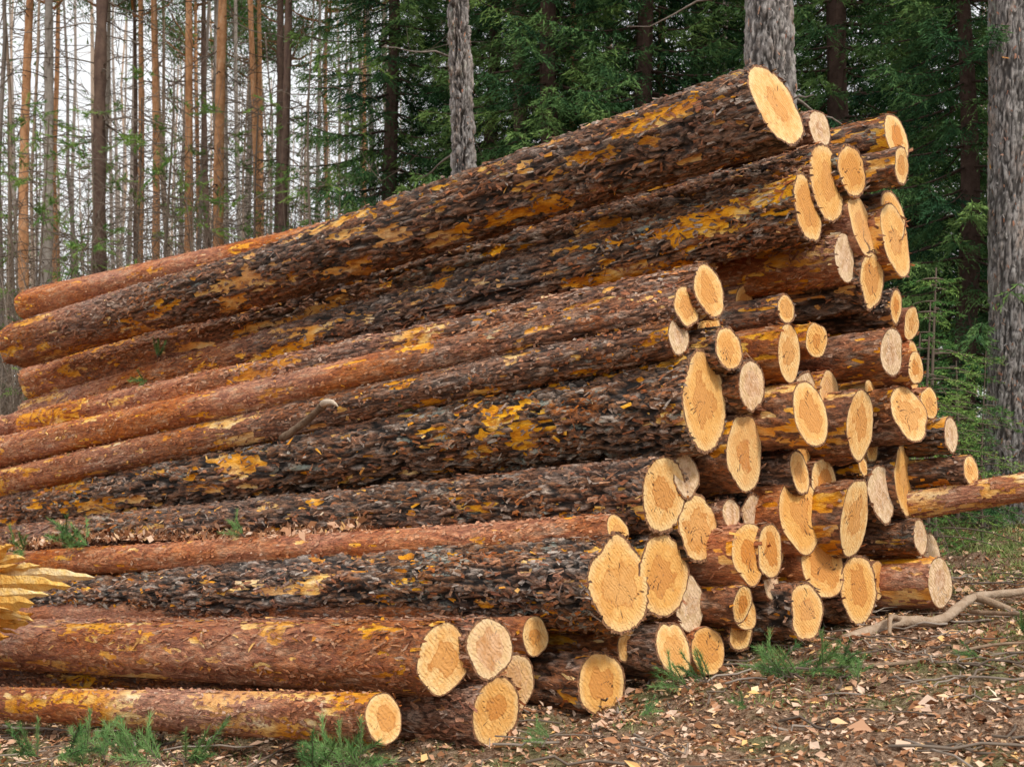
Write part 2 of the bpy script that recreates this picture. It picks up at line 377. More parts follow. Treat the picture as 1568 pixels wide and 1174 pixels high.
# x,y,z,r,slope,taper,L, (thin start,end), thinmin, bare, bend z
front=[(-.47,4.28,.25,.092,-.094,-.0061,6.0,(0,1),.85,1.1,0),
(-.06,4.60,.20,.142,-.081,-.0077,6.2,(2,6),.45,.2,0),
(-.26,4.45,.44,.135,-.072,-.0074,6.1,(.2,1.5),.8,.8,0),
(-.09,4.58,.46,.122,-.072,-.0066,6.1,(1,4),.45,.1,0),
(.45,4.94,.67,.211,-.087,-.0187,4.4,(3.5,6.5),.0,.5,.02),
(.45,5.00,.88,.085,-.076,-.0011,6.0,(0,1),.9,.1,0),
(.67,5.18,1.03,.178,-.080,-.0060,6.1,(3,7),.1,.2,.02),
(.86,5.26,1.45,.232,-.111,-.0095,6.2,(4,8),.0,.45,.03),
(.74,5.23,1.75,.095,-.128,.0010,6.2,(2,5),.3,.5,0),
(.78,5.26,1.88,.100,-.109,.0038,6.3,(.8,2.6),.35,.5,0),
(.90,5.36,1.97,.125,-.086,-.0065,6.2,(1.5,4),.3,.6,0),
(1.44,5.72,2.43,.175,-.121,-.0105,6.74,(3.0,5.3),.05,.75,-.01),
(1.58,5.89,2.59,.208,-.101,-.0080,7.0,(3.5,7),.15,.75,0),
(1.26,5.58,2.88,.210,-.115,-.0060,6.49,(3.5,7),.12,.75,-.04),
(1.55,5.92,2.87,.105,-.045,.0050,7.01,(1,3),.5,.2,0),
(1.70,5.99,2.23,.132,-.048,-.0009,6.2,(0,1),.9,1.5,0)]
for i,(x,y,z,r,sl,tp,L,th,tm_,ba,bz) in enumerate(front):
    me=log_mesh('pine_log',L,r,tp,11+i*7,2,th,tm_,ba,(0,bz),flakes=int(2000+9000*r))
    o=obj('pine_log',me);place(o,(x,y,z),(DX,DY,sl))
back=[(.03,4.77,.27,.139),(.42,4.98,.24,.145),(.10,4.96,.45,.083),(1.99,6.22,2.90,.142),(1.74,6.03,2.69,.147),(1.96,6.15,2.73,.103),(2.10,6.31,2.53,.140),(1.84,6.10,2.42,.156),
(2.04,6.31,2.38,.2),(1.93,6.13,2.15,.155),(1.39,5.84,1.95,.081),(1.00,5.53,1.80,.111),(.94,5.39,1.71,.108),(1.08,5.50,1.55,.122),(1.35,5.67,1.72,.139),(1.54,5.96,1.81,.091),(1.88,6.04,1.75,.117),
(2.11,6.27,2.03,.096),(2.22,6.40,1.95,.089),(2.11,6.32,1.87,.074),(2.24,6.42,1.73,.134),(2.10,6.26,1.69,.087),(1.53,5.86,1.52,.13),(1.66,6.01,1.55,.109),(1.37,5.66,1.42,.165),(1.94,6.23,1.53,.107),
(2.05,6.27,1.45,.153),(1.77,5.98,1.38,.191),(2.28,6.36,1.52,.088),(2.44,6.40,1.35,.107),(1.10,5.52,1.24,.181),(1.38,5.79,1.14,.116),(1.50,5.93,1.27,.102),(1.61,5.97,1.09,.133),(2.01,6.33,1.26,.081),
(1.97,6.21,1.03,.169),(2.19,6.43,1.10,.2),(2.45,6.45,1.15,.09),(.82,5.30,1.12,.112),(1.80,6.17,1.17,.062),(1.45,5.77,.93,.19),(1.71,5.93,.92,.205),(1.63,6.03,.91,.07),(.89,5.35,.88,.16),(1.00,5.53,.95,.074),
(1.21,5.65,.95,.097),(.71,5.16,.69,.19),(1.06,5.46,.76,.137),(1.18,5.58,.77,.127),(1.31,5.66,.76,.113),(1.59,5.86,.68,.171),(2.27,6.37,.79,.099),(2.40,6.60,.62,.176),(2.27,6.39,.55,.135),(1.86,6.03,.54,.18),
(2.05,6.37,.55,.106),(1.40,5.69,.47,.145),(.87,5.34,.54,.122),(1.00,5.44,.54,.088),(1.21,5.70,.60,.073),(1.12,5.58,.48,.09),(.66,5.17,.37,.124),(.47,5.16,.39,.08),(.91,5.37,.33,.116),(1.14,5.60,.37,.096)]
for i,(x,y,z,r) in enumerate(back):
    me=log_mesh('pine_log',5.9+rng.uniform(-.2,.2),r*1.02,-.008,301+i*7,1,(1,4),rng.choice([0,.2,.5,.9]),rng.choice([.2,.5,.9]),(0,0),flakes=300)
    pr=rng.uniform(-.08,.08)
    o=obj('pine_log',me);place(o,(x+DX*pr,y+DY*pr,z),(DX+rng.normal(0,.015),DY+rng.normal(0,.015),-.085+rng.normal(0,.012)))
# stacked logs further inside the heap, set back from the face
k=0
for zz in np.arange(.3,2.6,.21):
    qmin=4.2 if zz<.6 else (4.75 if zz<1 else (5.1 if zz<1.9 else 5.75))
    for q in np.arange(qmin,6.45,.22):
        rec=rng.uniform(.4,.8);zj=zz+rng.uniform(-.05,.05)
        X=(q-4.65*.809)/(.588+.79*.809);Y=4.65+.79*X
        if zj<.15+.13*X+.12: continue
        me=log_mesh('pine_log',4.4,rng.uniform(.09,.115),-.004,900+k,0,(0,3),.4,.2);k+=1
        o=obj('pine_log',me);place(o,(X+DX*rec,Y+DY*rec,zj),(DX,DY,-.085))
me=log_mesh('pine_log',3.4,.078,.001,1500,2,(0,1),.85,.9,(0,.03),flakes=900)
o=obj('pine_log',me);dv=Vector((.486,-.15,.084)).normalized();place(o,Vector((2.28,6.5,.95))-dv*.8,dv)
# ---------------------------------------------------------------- branches, splinters
a=Acc()
def curve_pts(pts,n=40):
    pts=np.array(pts,float);t=np.linspace(0,len(pts)-1,n);out=[]
    for c in range(3):
        out.append(np.interp(t,range(len(pts)),pts[:,c]))
    P=np.stack(out,-1)
    for _ in range(3): P[1:-1]=(P[:-2]+2*P[1:-1]+P[2:])/4
    return P
tube(a,curve_pts([(1.60,5.65,.33),(1.95,5.9,.40),(2.13,5.85,.39),(2.30,6.0,.47),(2.45,6.2,.49),(2.75,6.3,.50),(3.1,6.4,.56),(3.6,6.7,.62)]),np.linspace(.030,.016,40),10,0,.6,.08)
tube(a,curve_pts([(2.42,6.17,.49),(2.50,6.02,.46),(2.58,5.95,.42),(2.7,5.9,.42)],16),np.linspace(.022,.012,16),8,0,.5,.08)
tube(a,curve_pts([(1.95,5.9,.40),(1.85,5.75,.44),(1.8,5.6,.37)],14),np.linspace(.02,.008,14),8,0,.45,.08)
tube(a,curve_pts([(2.3,5.9,.44),(2.7,5.5,.46),(3.2,5.4,.52)],20),np.linspace(.012,.006,20),7,0,.25,.08)
tube(a,curve_pts([(1.2,5.1,.28),(1.7,5.0,.33),(2.1,5.15,.39),(2.5,5.05,.42)],26),np.linspace(.011,.005,26),7,0,.3,.08)
obj('fallen_branch',a.mesh('fallen_branch',[PALE]))
a=Acc()
P=curve_pts([(-1.25,6.38,1.32),(-1.10,6.28,1.41),(-.97,6.2,1.52)],14)
tube(a,P,np.array([.020+.003*math.sin(i*1.3) for i in range(14)]),9,0,.15,.12)
tube(a,curve_pts([(-1.0,6.20,1.50),(-.94,6.13,1.52),(-.90,6.08,1.48)],6),[.021,.02,.016,.012,.008,.003],7,0,.95,.1)
obj('broken_branch_stub',a.mesh('stub',[PALE]))
# splintered broken log at left edge: body runs off to the left, torn sheets reach right
a=Acc()
tube(a,curve_pts([(-4.4,6.2,.30),(-3.6,5.9,.40),(-2.62,5.52,.52)],30),np.linspace(.2,.17,30),26,1,.4,.02)
def blade(p0,p1,w,arch,tint,n=16,end=.15):
    p0=np.array(p0,float);p1=np.array(p1,float);t=np.linspace(0,1,n)[:,None]
    P=p0+(p1-p0)*t+np.array([0,0,1.])*arch*4*t*(1-t)
    P=P+rng.normal(0,.003,P.shape)
    d=(p1-p0)/np.linalg.norm(p1-p0);wv=np.cross(d,[0,1,0.25]);wv/=np.linalg.norm(wv)
    prof=(1-(1-end)*t**2.5)*(1+.22*rng.normal(size=(n,1))*t)
    prof[-1]*=.15
    top=P+wv*w*prof;bot=P-wv*w*prof*(1+.2*rng.normal(size=(n,1))*t);nr=np.array([0,-1,.15])*.014
    V=np.concatenate([top,bot,P+nr,P-nr]);q=[]
    for j in range(n-1):
        for (A_,B_) in ((0,2),(2,1),(1,3),(3,0)): q.append((A_*n+j,B_*n+j,B_*n+j+1,A_*n+j+1))
    a.add(V,q,None,0,tint)
for (x1,z1,w,ar,tn,x0,z0) in [(-1.95,.65,.055,.035,.85,-2.7,.58),(-2.05,.61,.055,.03,.6,-2.7,.56),(-2.12,.58,.05,.02,.75,-2.7,.52),(-2.33,.80,.055,.03,.45,-2.65,.60),(-2.28,.74,.05,.03,.65,-2.65,.60),
   (-2.38,.78,.06,.02,.35,-2.6,.55),(-2.22,.70,.045,.02,.7,-2.7,.58),(-2.20,.54,.06,.01,.5,-2.7,.50),(-2.24,.48,.06,0,.4,-2.7,.46),(-2.27,.43,.055,0,.55,-2.7,.43),(-2.32,.38,.05,0,.3,-2.7,.40),(-2.22,.45,.04,.02,.7,-2.7,.5)]:
    y=5.5+rng.uniform(-.12,.08)
    blade((x0,y+.12,z0),(x1,y-.02,z1),w,ar,tn)
for i in range(50):
    an=rng.uniform(0,2*math.pi);rr=.15*math.sqrt(rng.uniform(.02,1));y0=5.55+rr*math.cos(an);z0=.52+rr*math.sin(an)
    blade((-2.66,y0,z0),(-2.66+rng.uniform(.15,.34),y0-.08,z0+.35*(z0-.50)+rng.normal(0,.02)),rng.uniform(.015,.035),.01,rng.uniform(.2,.8),9,.1)
obj('splintered_log',a.mesh('splintered_log',[SPLIN,PTR_O],False))
# ---------------------------------------------------------------- litter
def litter(name,N,xr,yr,smin,smax,mat,zoff=.006):
    x=rng.uniform(*xr,N);y=rng.uniform(*yr,N)
    z=ground_z(x,y)+micro(x,y)+zoff
    rot=rng.uniform(0,6.28,N);s=rng.uniform(smin,smax,N)*rng.uniform(.5,1.2,N);asp=rng.uniform(.12,.8,N)
    nrm=np.stack([rng.normal(0,.55,N),rng.normal(0,.55,N),np.ones(N)],-1);nrm/=np.linalg.norm(nrm,axis=1)[:,None]
    u=np.stack([np.cos(rot),np.sin(rot),0*rot],-1);u-=nrm*np.sum(u*nrm,1)[:,None];v=np.cross(nrm,u)
    C=np.stack([x,y,z],-1);s=s[:,None];w=s*asp[:,None]
    j=lambda:rng.uniform(.6,1.15,(N,1))
    V=np.stack([C-u*s*j(),C-v*w*j()+nrm*s*.12,C+u*s*j(),C+v*w*j()+nrm*s*.12],1).reshape(-1,3)
    a=Acc();a.add(V,np.arange(len(V)).reshape(-1,4),None,0,np.repeat(rng.beta(1.6,1.5,N),4))
    return obj(name,a.mesh(name,[mat],False))
litter('leaf_litter',78000,(-3,4.5),(3.0,7.6),.007,.027,LIT)
litter('leaf_litter',6500,(-3,4.5),(3.0,7.6),.022,.045,LIT,.015)
litter('leaf_litter',24000,(0,9),(7.5,15),.02,.045,LIT)
# bark debris resting on the low log ledge
a=Acc();N=6500
l=rng.uniform(1.5,6.2,N);q=rng.normal(0,.10,N)
X=.45+DX*l+.588*(.16+q);Y=5.0+DY*l+.809*(.16+q);Z=.88-.076*l+.085+rng.exponential(.02,N)+.10*np.clip(q,-.1,.3)+.05*np.exp(-(l-3.8)**2)
C=np.stack([X,Y,Z],-1);u=rng.normal(size=(N,3));u/=np.linalg.norm(u,axis=1)[:,None];v=np.cross(u,rng.normal(size=(N,3)));v/=np.linalg.norm(v,axis=1)[:,None]
s=rng.uniform(.008,.035,(N,1));w=s*rng.uniform(.3,.7,(N,1))
a.add(np.stack([C-u*s,C-v*w,C+u*s,C+v*w],1).reshape(-1,3),np.arange(4*N).reshape(-1,4),None,0,np.repeat(rng.beta(1.3,1.8,N),4))
obj('bark_debris',a.mesh('bark_debris',[LIT],False))
a=Acc()
for i in range(650):
    x=rng.uniform(-2.5,4.5);y=rng.uniform(3.6,8);z=float(ground_z(x,y)+micro(np.array([x]),np.array([y]))[0])+.015;an=rng.uniform(0,6.28);ln=rng.uniform(.06,.5)
    t=np.linspace(-.5,.5,6);P=np.stack([x+np.cos(an)*ln*t+rng.normal(0,.012,6),y+np.sin(an)*ln*t+rng.normal(0,.012,6),z+rng.uniform(0,.03)+rng.normal(0,.008,6)],-1)
    tube(a,P,rng.uniform(.0015,.006),5,0,rng.uniform(.2,1))
obj('ground_twigs',a.mesh('ground_twigs',[TWIG]))
def grass(N,cx,cy,sx,sy,h,a):
    x=rng.normal(cx,sx,N);y=rng.normal(cy,sy,N)
    kp=vnoise(np.stack([x*5,y*5,0*x],-1),44)>.46;x=x[kp];y=y[kp];N=len(x)
    z=ground_z(x,y)+micro(x,y)*np.exp(-np.maximum(0,np.hypot(x-1,y-6)-6)/5);C=np.stack([x,y,z],-1)
    d=np.stack([rng.normal(0,.8,N),rng.normal(0,.8,N),np.ones(N)],-1)
    tri_cloud(a,C,d,rng.uniform(.2,1,N)*h,.004+.02*h,0,rng.uniform(0,1,N))
a=Acc()
for c in [(3.6,8.6,.5,.7,.11,2800),(4.3,8,.8,.6,.09,3200),(4.5,9.8,1.5,.8,.14,3500),(3.3,7.4,.25,.2,.07,1200),(2.6,5.6,.4,.3,.05,1400),(2.9,6.6,.4,.3,.06,1500),(1.9,4.9,.6,.35,.04,1800),(3.,5.2,.5,.4,.04,1400),(.9,4.6,.7,.25,.035,1300),(-1.6,4.7,.5,.25,.05,1500),(-.7,4.15,.3,.12,.05,700),(6,11,2,1.5,.25,4000)]:
    grass(c[5],*c[:5],a)
obj('grass',a.mesh('grass',[GRASS],False))
def sprig(seed,n=7):
    a=Acc();r_=np.random.default_rng(seed)
    for b in range(n):
        an=r_.uniform(-.9,.9) if b else 0;ln=r_.uniform(.08,.2);t=np.linspace(0,1,8)
        bx=r_.uniform(0,.12) if b else 0
        P=np.stack([bx+np.cos(an)*ln*t,np.sin(an)*ln*t,.02+.10*t*r_.uniform(-.3,1.6)],-1)
        tube(a,P,np.linspace(.003,.0015,8),5,1,.4)
        M=130;tt=r_.uniform(.15,1,M);C=np.stack([np.interp(tt,t,P[:,c]) for c in range(3)],-1)
        D=(P[-1]-P[0])/ln*.8+r_.normal(0,.5,(M,3))
        tri_cloud(a,C,D,r_.uniform(.025,.05,M),.003,0,r_.uniform(.1,.9)+r_.uniform(-.15,.15,M))
    return a.mesh('pine_sprig',[PINEN,TWIG],False)
spr=[sprig(s) for s in (1,2,3,4)]
def put_sprig(x,y,z=None,s=1.,tilt=.15):
    if z is None: z=float(ground_z(x,y))+.02
    o=obj('pine_sprig',spr[rng.integers(4)],(x,y,z),None,rng.uniform(0,6.28),s)
    o.rotation_euler=(rng.normal(0,tilt),-abs(rng.normal(0,tilt*1.5)),rng.uniform(0,6.28))
for (x,y,s) in [(1.15,5.0,.9),(1.05,5.05,1.),(1.3,5.05,1.),(1.2,4.9,.8),(1.4,5.0,.8),(.85,5.0,.8),(.75,4.95,.8),(1.95,4.9,.5),(2.3,5.3,.6),(2.6,5.1,.5),(1.5,5.0,.7),(1.4,4.75,.5),(2.1,4.6,.5),(.9,4.5,.4),(2.75,5.7,.5),(.5,4.6,.5)]:
    put_sprig(x,y,None,s)
for (x,y,s) in [(-.62,4.25,.95),(-.70,4.26,.9),(-.52,4.15,.9),(-.58,4.2,1.),(-1.35,4.55,1.),(-1.28,4.6,.9),(-1.45,4.6,.9),(-1.85,4.9,1.),(-1.75,4.8,.9),(-2.0,4.95,.9),(-1.65,4.75,.8),(.15,4.35,.5)]:
    put_sprig(x,y,float(ground_z(x,y))+.03,s,.35)
for (i,l,s) in [(7,1.55,.5),(7,4.6,.8),(5,2.3,.7),(11,4.9,.8),(12,4.2,.8),(12,3.0,.6),(5,3.7,1.1),(5,3.9,1.2),(5,4.4,1),(12,5.3,.7),(10,4.,.6)]:
    x,y,z,r,sl,tp=front[i][:6];put_sprig(x+DX*l-.588*r*.5,y+DY*l-.809*r*.5,z+sl*l+(r+tp*l)*.87,s)
# ---------------------------------------------------------------- trees
def spruce_mesh(seed,H=14.,base=.3,spread=2.4):
    r_=np.random.default_rng(seed);a=Acc()
    tz=np.linspace(-.4,H,24);tube(a,np.stack([.04*np.sin(tz*1.1+seed),.04*np.cos(tz*.8),tz],-1),np.maximum(.16*(1-tz/H)+.01,.01),9,1,.3,.05)
    C=[];Dd=[];T=[];z=base
    while z<H-.3:
        f=1-z/H;nb=r_.integers(5,8);a0=r_.uniform(0,6.28)
        for b in range(nb):
            if z<2.5 and r_.uniform()<.35: continue
            az=a0+b*6.283/nb+r_.normal(0,.2);ln=(spread*f**.75+.15)*r_.uniform(.6,1.1)
            n=9;t=np.linspace(0,1,n);dr=r_.uniform(.2,.5)
            rad=ln*t;zz=z-dr*ln*(t-.55*t*t*t)+0*t
            P=np.stack([np.cos(az)*rad,np.sin(az)*rad,zz],-1)
            tube(a,P,np.linspace(.016,.004,n)*(.5+f),4,1,.25)
            m=int(ln/.045)+3;tt=np.repeat(r_.uniform(.12,1,m),2);sd=np.tile([1,-1],m)
            o=np.stack([np.interp(tt,t,P[:,c]) for c in range(3)],-1)
            tl=(.40*(1-tt)+.13)*r_.uniform(.5,1.25,2*m)*min(1,ln)
            fw=np.array([math.cos(az),math.sin(az),-.05]);si=np.array([-math.sin(az),math.cos(az),0])
            dd=fw*r_.uniform(.5,.9,(2*m,1))+si*sd[:,None]*r_.uniform(.5,1,(2*m,1))+np.array([0,0,-1])*r_.uniform(.1,.9,(2*m,1))
            dd/=np.linalg.norm(dd,axis=1)[:,None]
            kk=9;s=np.linspace(.05,1,kk)
            pts=o[:,None,:]+dd[:,None,:]*(tl[:,None]*s)[:,:,None]+np.array([0,0,-.12])*(tl[:,None]*s**2)[:,:,None]
            tin=np.clip(r_.normal(.36,.22)+.35*(tt[:,None]-.5)+.25*s[None,:]+0*tl[:,None],0,1)
            C.append(pts.reshape(-1,3));Dd.append((np.repeat(dd[:,None,:],kk,1)+r_.normal(0,.4,(2*m,kk,3))).reshape(-1,3));T.append(tin.ravel())
        z+=.3*(.6+.5*f)
    C=np.concatenate(C);Dd=np.concatenate(Dd);T=np.concatenate(T)
    tri_cloud(a,C,Dd,r_.uniform(.045,.085,len(C)),r_.uniform(.010,.020,len(C)),0,T)
    return a.mesh('spruce_tree',[SPRUCE,PTR_D],False)
spm=[spruce_mesh(21),spruce_mesh(22,12,.2,2.8),spruce_mesh(23,16,.5,2.2)]
sprc=[(-1.75,17,1.0),(-.3,17.5,1.1),(.5,15,1.0),(1.7,15,1.05),(2.7,17,1.1),(3.9,14.0,1),(5.2,15.5,1.1),(4.6,11.9,.8),(6.8,13.5,1),(-1.2,23,1.1),(1.5,22,1.2),(4.5,21,1.2),(7,20,1.2),(9,17,1.1),(.8,28,1.3),(5.5,28,1.3),(11,24,1.2),(6.3,10.3,.7)]
for i,(x,y,s) in enumerate(sprc):
    obj('spruce_tree',spm[i%3],(x,y,float(ground_z(x,y))),None,rng.uniform(0,6.28),s)
# sparse light-green saplings
def sapling(seed,H=1.9):
    r_=np.random.default_rng(seed);a=Acc();tz=np.linspace(0,H,10);tube(a,np.stack([.03*np.sin(tz*2),.02*np.cos(tz),tz],-1),np.linspace(.018,.005,10),6,1,.4)
    C=[];D=[];T=[]
    for i in range(46):
        z=r_.uniform(.15,H*.97);f=1-z/H;az=r_.uniform(0,6.28);ln=(.75*f+.12)*r_.uniform(.5,1.15);t=np.linspace(0,1,7)
        B=np.stack([np.cos(az)*ln*t,np.sin(az)*ln*t,z+.12*ln*t-.35*ln*t*t],-1);tube(a,B,np.linspace(.006,.002,7),4,1,.4);ti=r_.uniform(.1,1)
        for k in range(int(5+ln*16)):
            tt=r_.uniform(.2,1);o=np.array([np.interp(tt,t,B[:,c]) for c in range(3)]);sd=r_.choice([-1,1]);l2=.16*(1.15-tt)+.04
            d=np.array([math.cos(az+sd*.8),math.sin(az+sd*.8),r_.uniform(-.5,.1)]);u=r_.uniform(0,1,16)[:,None]
            C.append(o+d*l2*u);D.append(d+r_.normal(0,.6,(16,3)));T.append(np.full(16,np.clip(ti+r_.normal(0,.1),0,1)))
    tri_cloud(a,np.concatenate(C),np.concatenate(D),.028,.005,0,np.concatenate(T));return a.mesh('spruce_sapling',[LIGHTG,TWIG],False)
sap_=[sapling(91),sapling(92,1.4)]
for i,(x,y,s) in enumerate([(3.05,8.6,1.0),(3.35,9.6,1.25),(3.7,9.2,.8),(3.0,9.9,1.3),(5.3,9.9,1),(4.0,10.6,1.1),(3.2,8.9,1.15)]):
    obj('spruce_sapling',sap_[i%2],(x,y,float(ground_z(x,y))),None,rng.uniform(0,6.28),s)
def pine_crown_mesh(seed,z0,z1,R=2.2):
    r_=np.random.default_rng(seed);a=Acc();C=[];D=[];T=[]
    for i in range(34):
        z=r_.uniform(z0,z1);az=r_.uniform(0,6.28);ln=R*(1-.6*(z-z0)/(z1-z0))*r_.uniform(.5,1)
        t=np.linspace(0,1,7);P=np.stack([np.cos(az)*ln*t,np.sin(az)*ln*t,z+.5*ln*t*t+r_.normal(0,.03,7)],-1)
        tube(a,P,np.linspace(.04,.01,7),5,1,.5)
        for c in range(7):
            tt=r_.uniform(.4,1);o=np.array([np.interp(tt,t,P[:,k]) for k in range(3)])+r_.normal(0,.2,3)
            M=60;d=r_.normal(size=(M,3));C.append(o+d*.12);D.append(d+[0,0,.5]);T.append(np.full(M,r_.uniform(.1,.8)))
    C=np.concatenate(C);D=np.concatenate(D);T=np.concatenate(T)
    tri_cloud(a,C,D,.13,.03,0,T);return a.mesh('pine_crown',[PINEN,PTR_O],False)
crown=[pine_crown_mesh(5,13,18.5),pine_crown_mesh(6,13.5,18,2.4)]
def near_trunk(x,y,r,seed,lean=(0,0),amp=1.,tap=-.008,bend=(0,0)):
    e=bpy.data.objects.new('pine_tree',None);scene.collection.objects.link(e)
    z=float(ground_z(x,y));e.location=(x,y,z)
    me=log_mesh('trunk',9.,r,tap,seed,2,(20,30),0,-.6,bend,flare=.35,ampm=amp,mats=[BARKV,SAWN],flakes=2500,cut=0)
    n=len(me.vertices);co=np.empty(n*3,np.float32);me.vertices.foreach_get('co',co);co=co.reshape(-1,3)
    c2=np.stack([co[:,1]+lean[0]*co[:,0],co[:,2]+lean[1]*co[:,0],co[:,0]-.15],-1).astype(np.float32)
    me.vertices.foreach_set('co',c2.ravel());me.update()
    obj('trunk',me,parent=e)
    a=Acc();tz=np.linspace(8.7,18.5,8);tube(a,np.stack([lean[0]*tz,lean[1]*tz,tz],-1),np.linspace(max(r+tap*8.7,.06),.05,8),12,0,.5)
    for i in range(9):
        zz=rng.uniform(1.8,8);az=rng.uniform(0,6.28);ln=rng.uniform(.15,1.1);t=np.linspace(0,1,6)
        tube(a,np.stack([lean[0]*zz+np.cos(az)*(r*.8+ln*t),lean[1]*zz+np.sin(az)*(r*.8+ln*t),zz-.2*ln*t+rng.normal(0,.02,6)],-1),np.linspace(.014,.004,6),5,0,.4)
    obj('upper_trunk',a.mesh('upper_trunk',[PTR_G]),parent=e)
    obj('crown',crown[seed%2],parent=e)
near_trunk(4.60,10.8,.225,61,(-.004,0),.8)
near_trunk(2.15,9.6,.235,62,(-.01,0),1.1)
near_trunk(-.46,13,.15,63,(-.03,0),3.,-.004,(.06,.05))
def slim_pine(px_mat,seed,H=18,r=.12):
    r_=np.random.default_rng(seed);a=Acc();tz=np.concatenate([np.linspace(-.3,10,60),np.linspace(10.5,H,10)])
    ph=r_.uniform(0,6,2);P=np.stack([.07*np.sin(tz*.45+ph[0]),.07*np.sin(tz*.4+ph[1]),tz],-1)
    tint=.35+.3*sstep(1,6,tz)
    seg=12
    tube(a,P,np.maximum(r*(1-tz/H*.75),.015)*(1+.05*r_.normal(size=len(tz))),seg,0,.5,.035)
    av=a.a[-1];av[:len(tz)*seg]=np.repeat(tint,seg)+r_.normal(0,.09,len(tz)*seg)
    for i in range(60):
        z=r_.uniform(1.5,12);az=r_.uniform(0,6.28);ln=r_.uniform(.2,1.9);t=np.linspace(0,1,8)
        dz=r_.uniform(-.35,.3);c=r_.normal(0,.22)
        B=np.stack([np.cos(az)*ln*t-np.sin(az)*c*t*t,np.sin(az)*ln*t+np.cos(az)*c*t*t,z+dz*ln*t-.25*ln*t*t+r_.normal(0,.02,8)],-1)+[.07*math.sin(z*.45+ph[0]),.07*math.sin(z*.4+ph[1]),0]
        tube(a,B,np.linspace(.012,.003,8),4,1,r_.uniform(.2,.9))
        for k in range(5):
            j=r_.integers(3,8);l2=ln*r_.uniform(.15,.4);d=r_.normal(size=3);d/=np.linalg.norm(d)
            tube(a,np.stack([B[j]+d*l2*s for s in (0,.5,1)])+r_.normal(0,.01,(3,3)),[.005,.004,.002],3,1,.6)
    return a.mesh('pine_tree',[px_mat,TWIG],True)
slim={'o':[slim_pine(PTR_O,s) for s in (71,72)],'g':[slim_pine(PTR_G,s) for s in (73,74)],'d':[slim_pine(PTR_D,75)]}
pines=[('o',-8.9,21.5,1.0),('g',-8.5,21.2,1.0),('o',-9.6,25,.9),('d',-6.35,18,1.1),('o',-8.0,25,.8),('o',-7.1,23,.85),('g',-6.9,27,.7),('o',-5.5,20.3,.8),('d',-7.0,27.5,.9),('o',-4.85,20,1.0),('g',-5.9,26,.6),('o',-4.75,22,.7),('d',-4.2,20.6,.8),('o',-6.0,28,.8),
('g',-4.6,27.5,.6),('g',-10.6,30,.9),('o',-11.5,29,.9),('d',-9.8,31,.8),('o',-8.9,33,.9),('o',.93,17,.6),('o',2.2,17.5,.7),('d',.1,16.5,1.1),('o',5.0,18,.55),('d',-3.5,17.5,.7),('g',-12.8,24.5,1),('o',-5.1,32,.9),('g',-6.6,34,.9),('o',-7.6,36,1),('o',-3.7,30,.8),('g',-2.9,25,.7),('g',3.4,20,.6),('g',7.2,22,.8)]
for i,(t,x,y,s) in enumerate(pines):
    e=obj('pine_tree',slim[t][i%len(slim[t])],(x,y,float(ground_z(x,y))))
    e.scale=(s,s,1)
    e.rotation_euler=(rng.normal(0,.012),rng.normal(-.0,.014),rng.uniform(0,6.28))
    obj('crown',crown[i%2],parent=e)
def young_pine(seed):
    r_=np.random.default_rng(seed);a=Acc();H=7;tz=np.linspace(0,H,14)
    tube(a,np.stack([.1*np.sin(tz*.7+seed),.1*np.cos(tz*.6),tz],-1),np.linspace(.035,.01,14),6,1,.5)
    C=[];D=[];T=[]
    for i in range(60):
        z=r_.uniform(.5,H);az=r_.uniform(0,6.28);ln=r_.uniform(.4,1.9)*(1-.5*z/H);t=np.linspace(0,1,8)
        B=np.stack([np.cos(az)*ln*t,np.sin(az)*ln*t,z+.15*ln*t-.25*ln*t*t+r_.normal(0,.02,8)],-1)
        tube(a,B,np.linspace(.009,.003,8),4,1,.6)
        if r_.uniform()<.65:
            for k in range(7):
                j=r_.integers(4,8);ax_=B[j]-B[j-2];ax_=ax_/np.linalg.norm(ax_)+r_.normal(0,.5,3)
                M=50;u=r_.uniform(0,.16,(M,1));C.append(B[j]+ax_*u);D.append(ax_+r_.normal(0,.7,(M,3)));T.append(np.full(M,r_.uniform(.45,1)))
    C=np.concatenate(C);D=np.concatenate(D);T=np.concatenate(T);tri_cloud(a,C,D,.06,.008,0,T)
    return a.mesh('young_pine_tree',[LIGHTG,TWIG],False)
yp=[young_pine(81),young_pine(82)]
for i,(x,y,s) in enumerate([(-7.2,18,1),(-6.0,16.5,.9),(-4.7,16,1),(-8.3,19.5,1.1),(-3.8,17.8,1),(-9.5,20,1),(-5.2,21,1.1),(-2.4,14.5,.9),(-6.9,21.5,1.2),(-10.8,24,1.2)]):
    obj('young_pine_tree',yp[i%2],(x,y,float(ground_z(x,y))),None,rng.uniform(0,6.28),s)
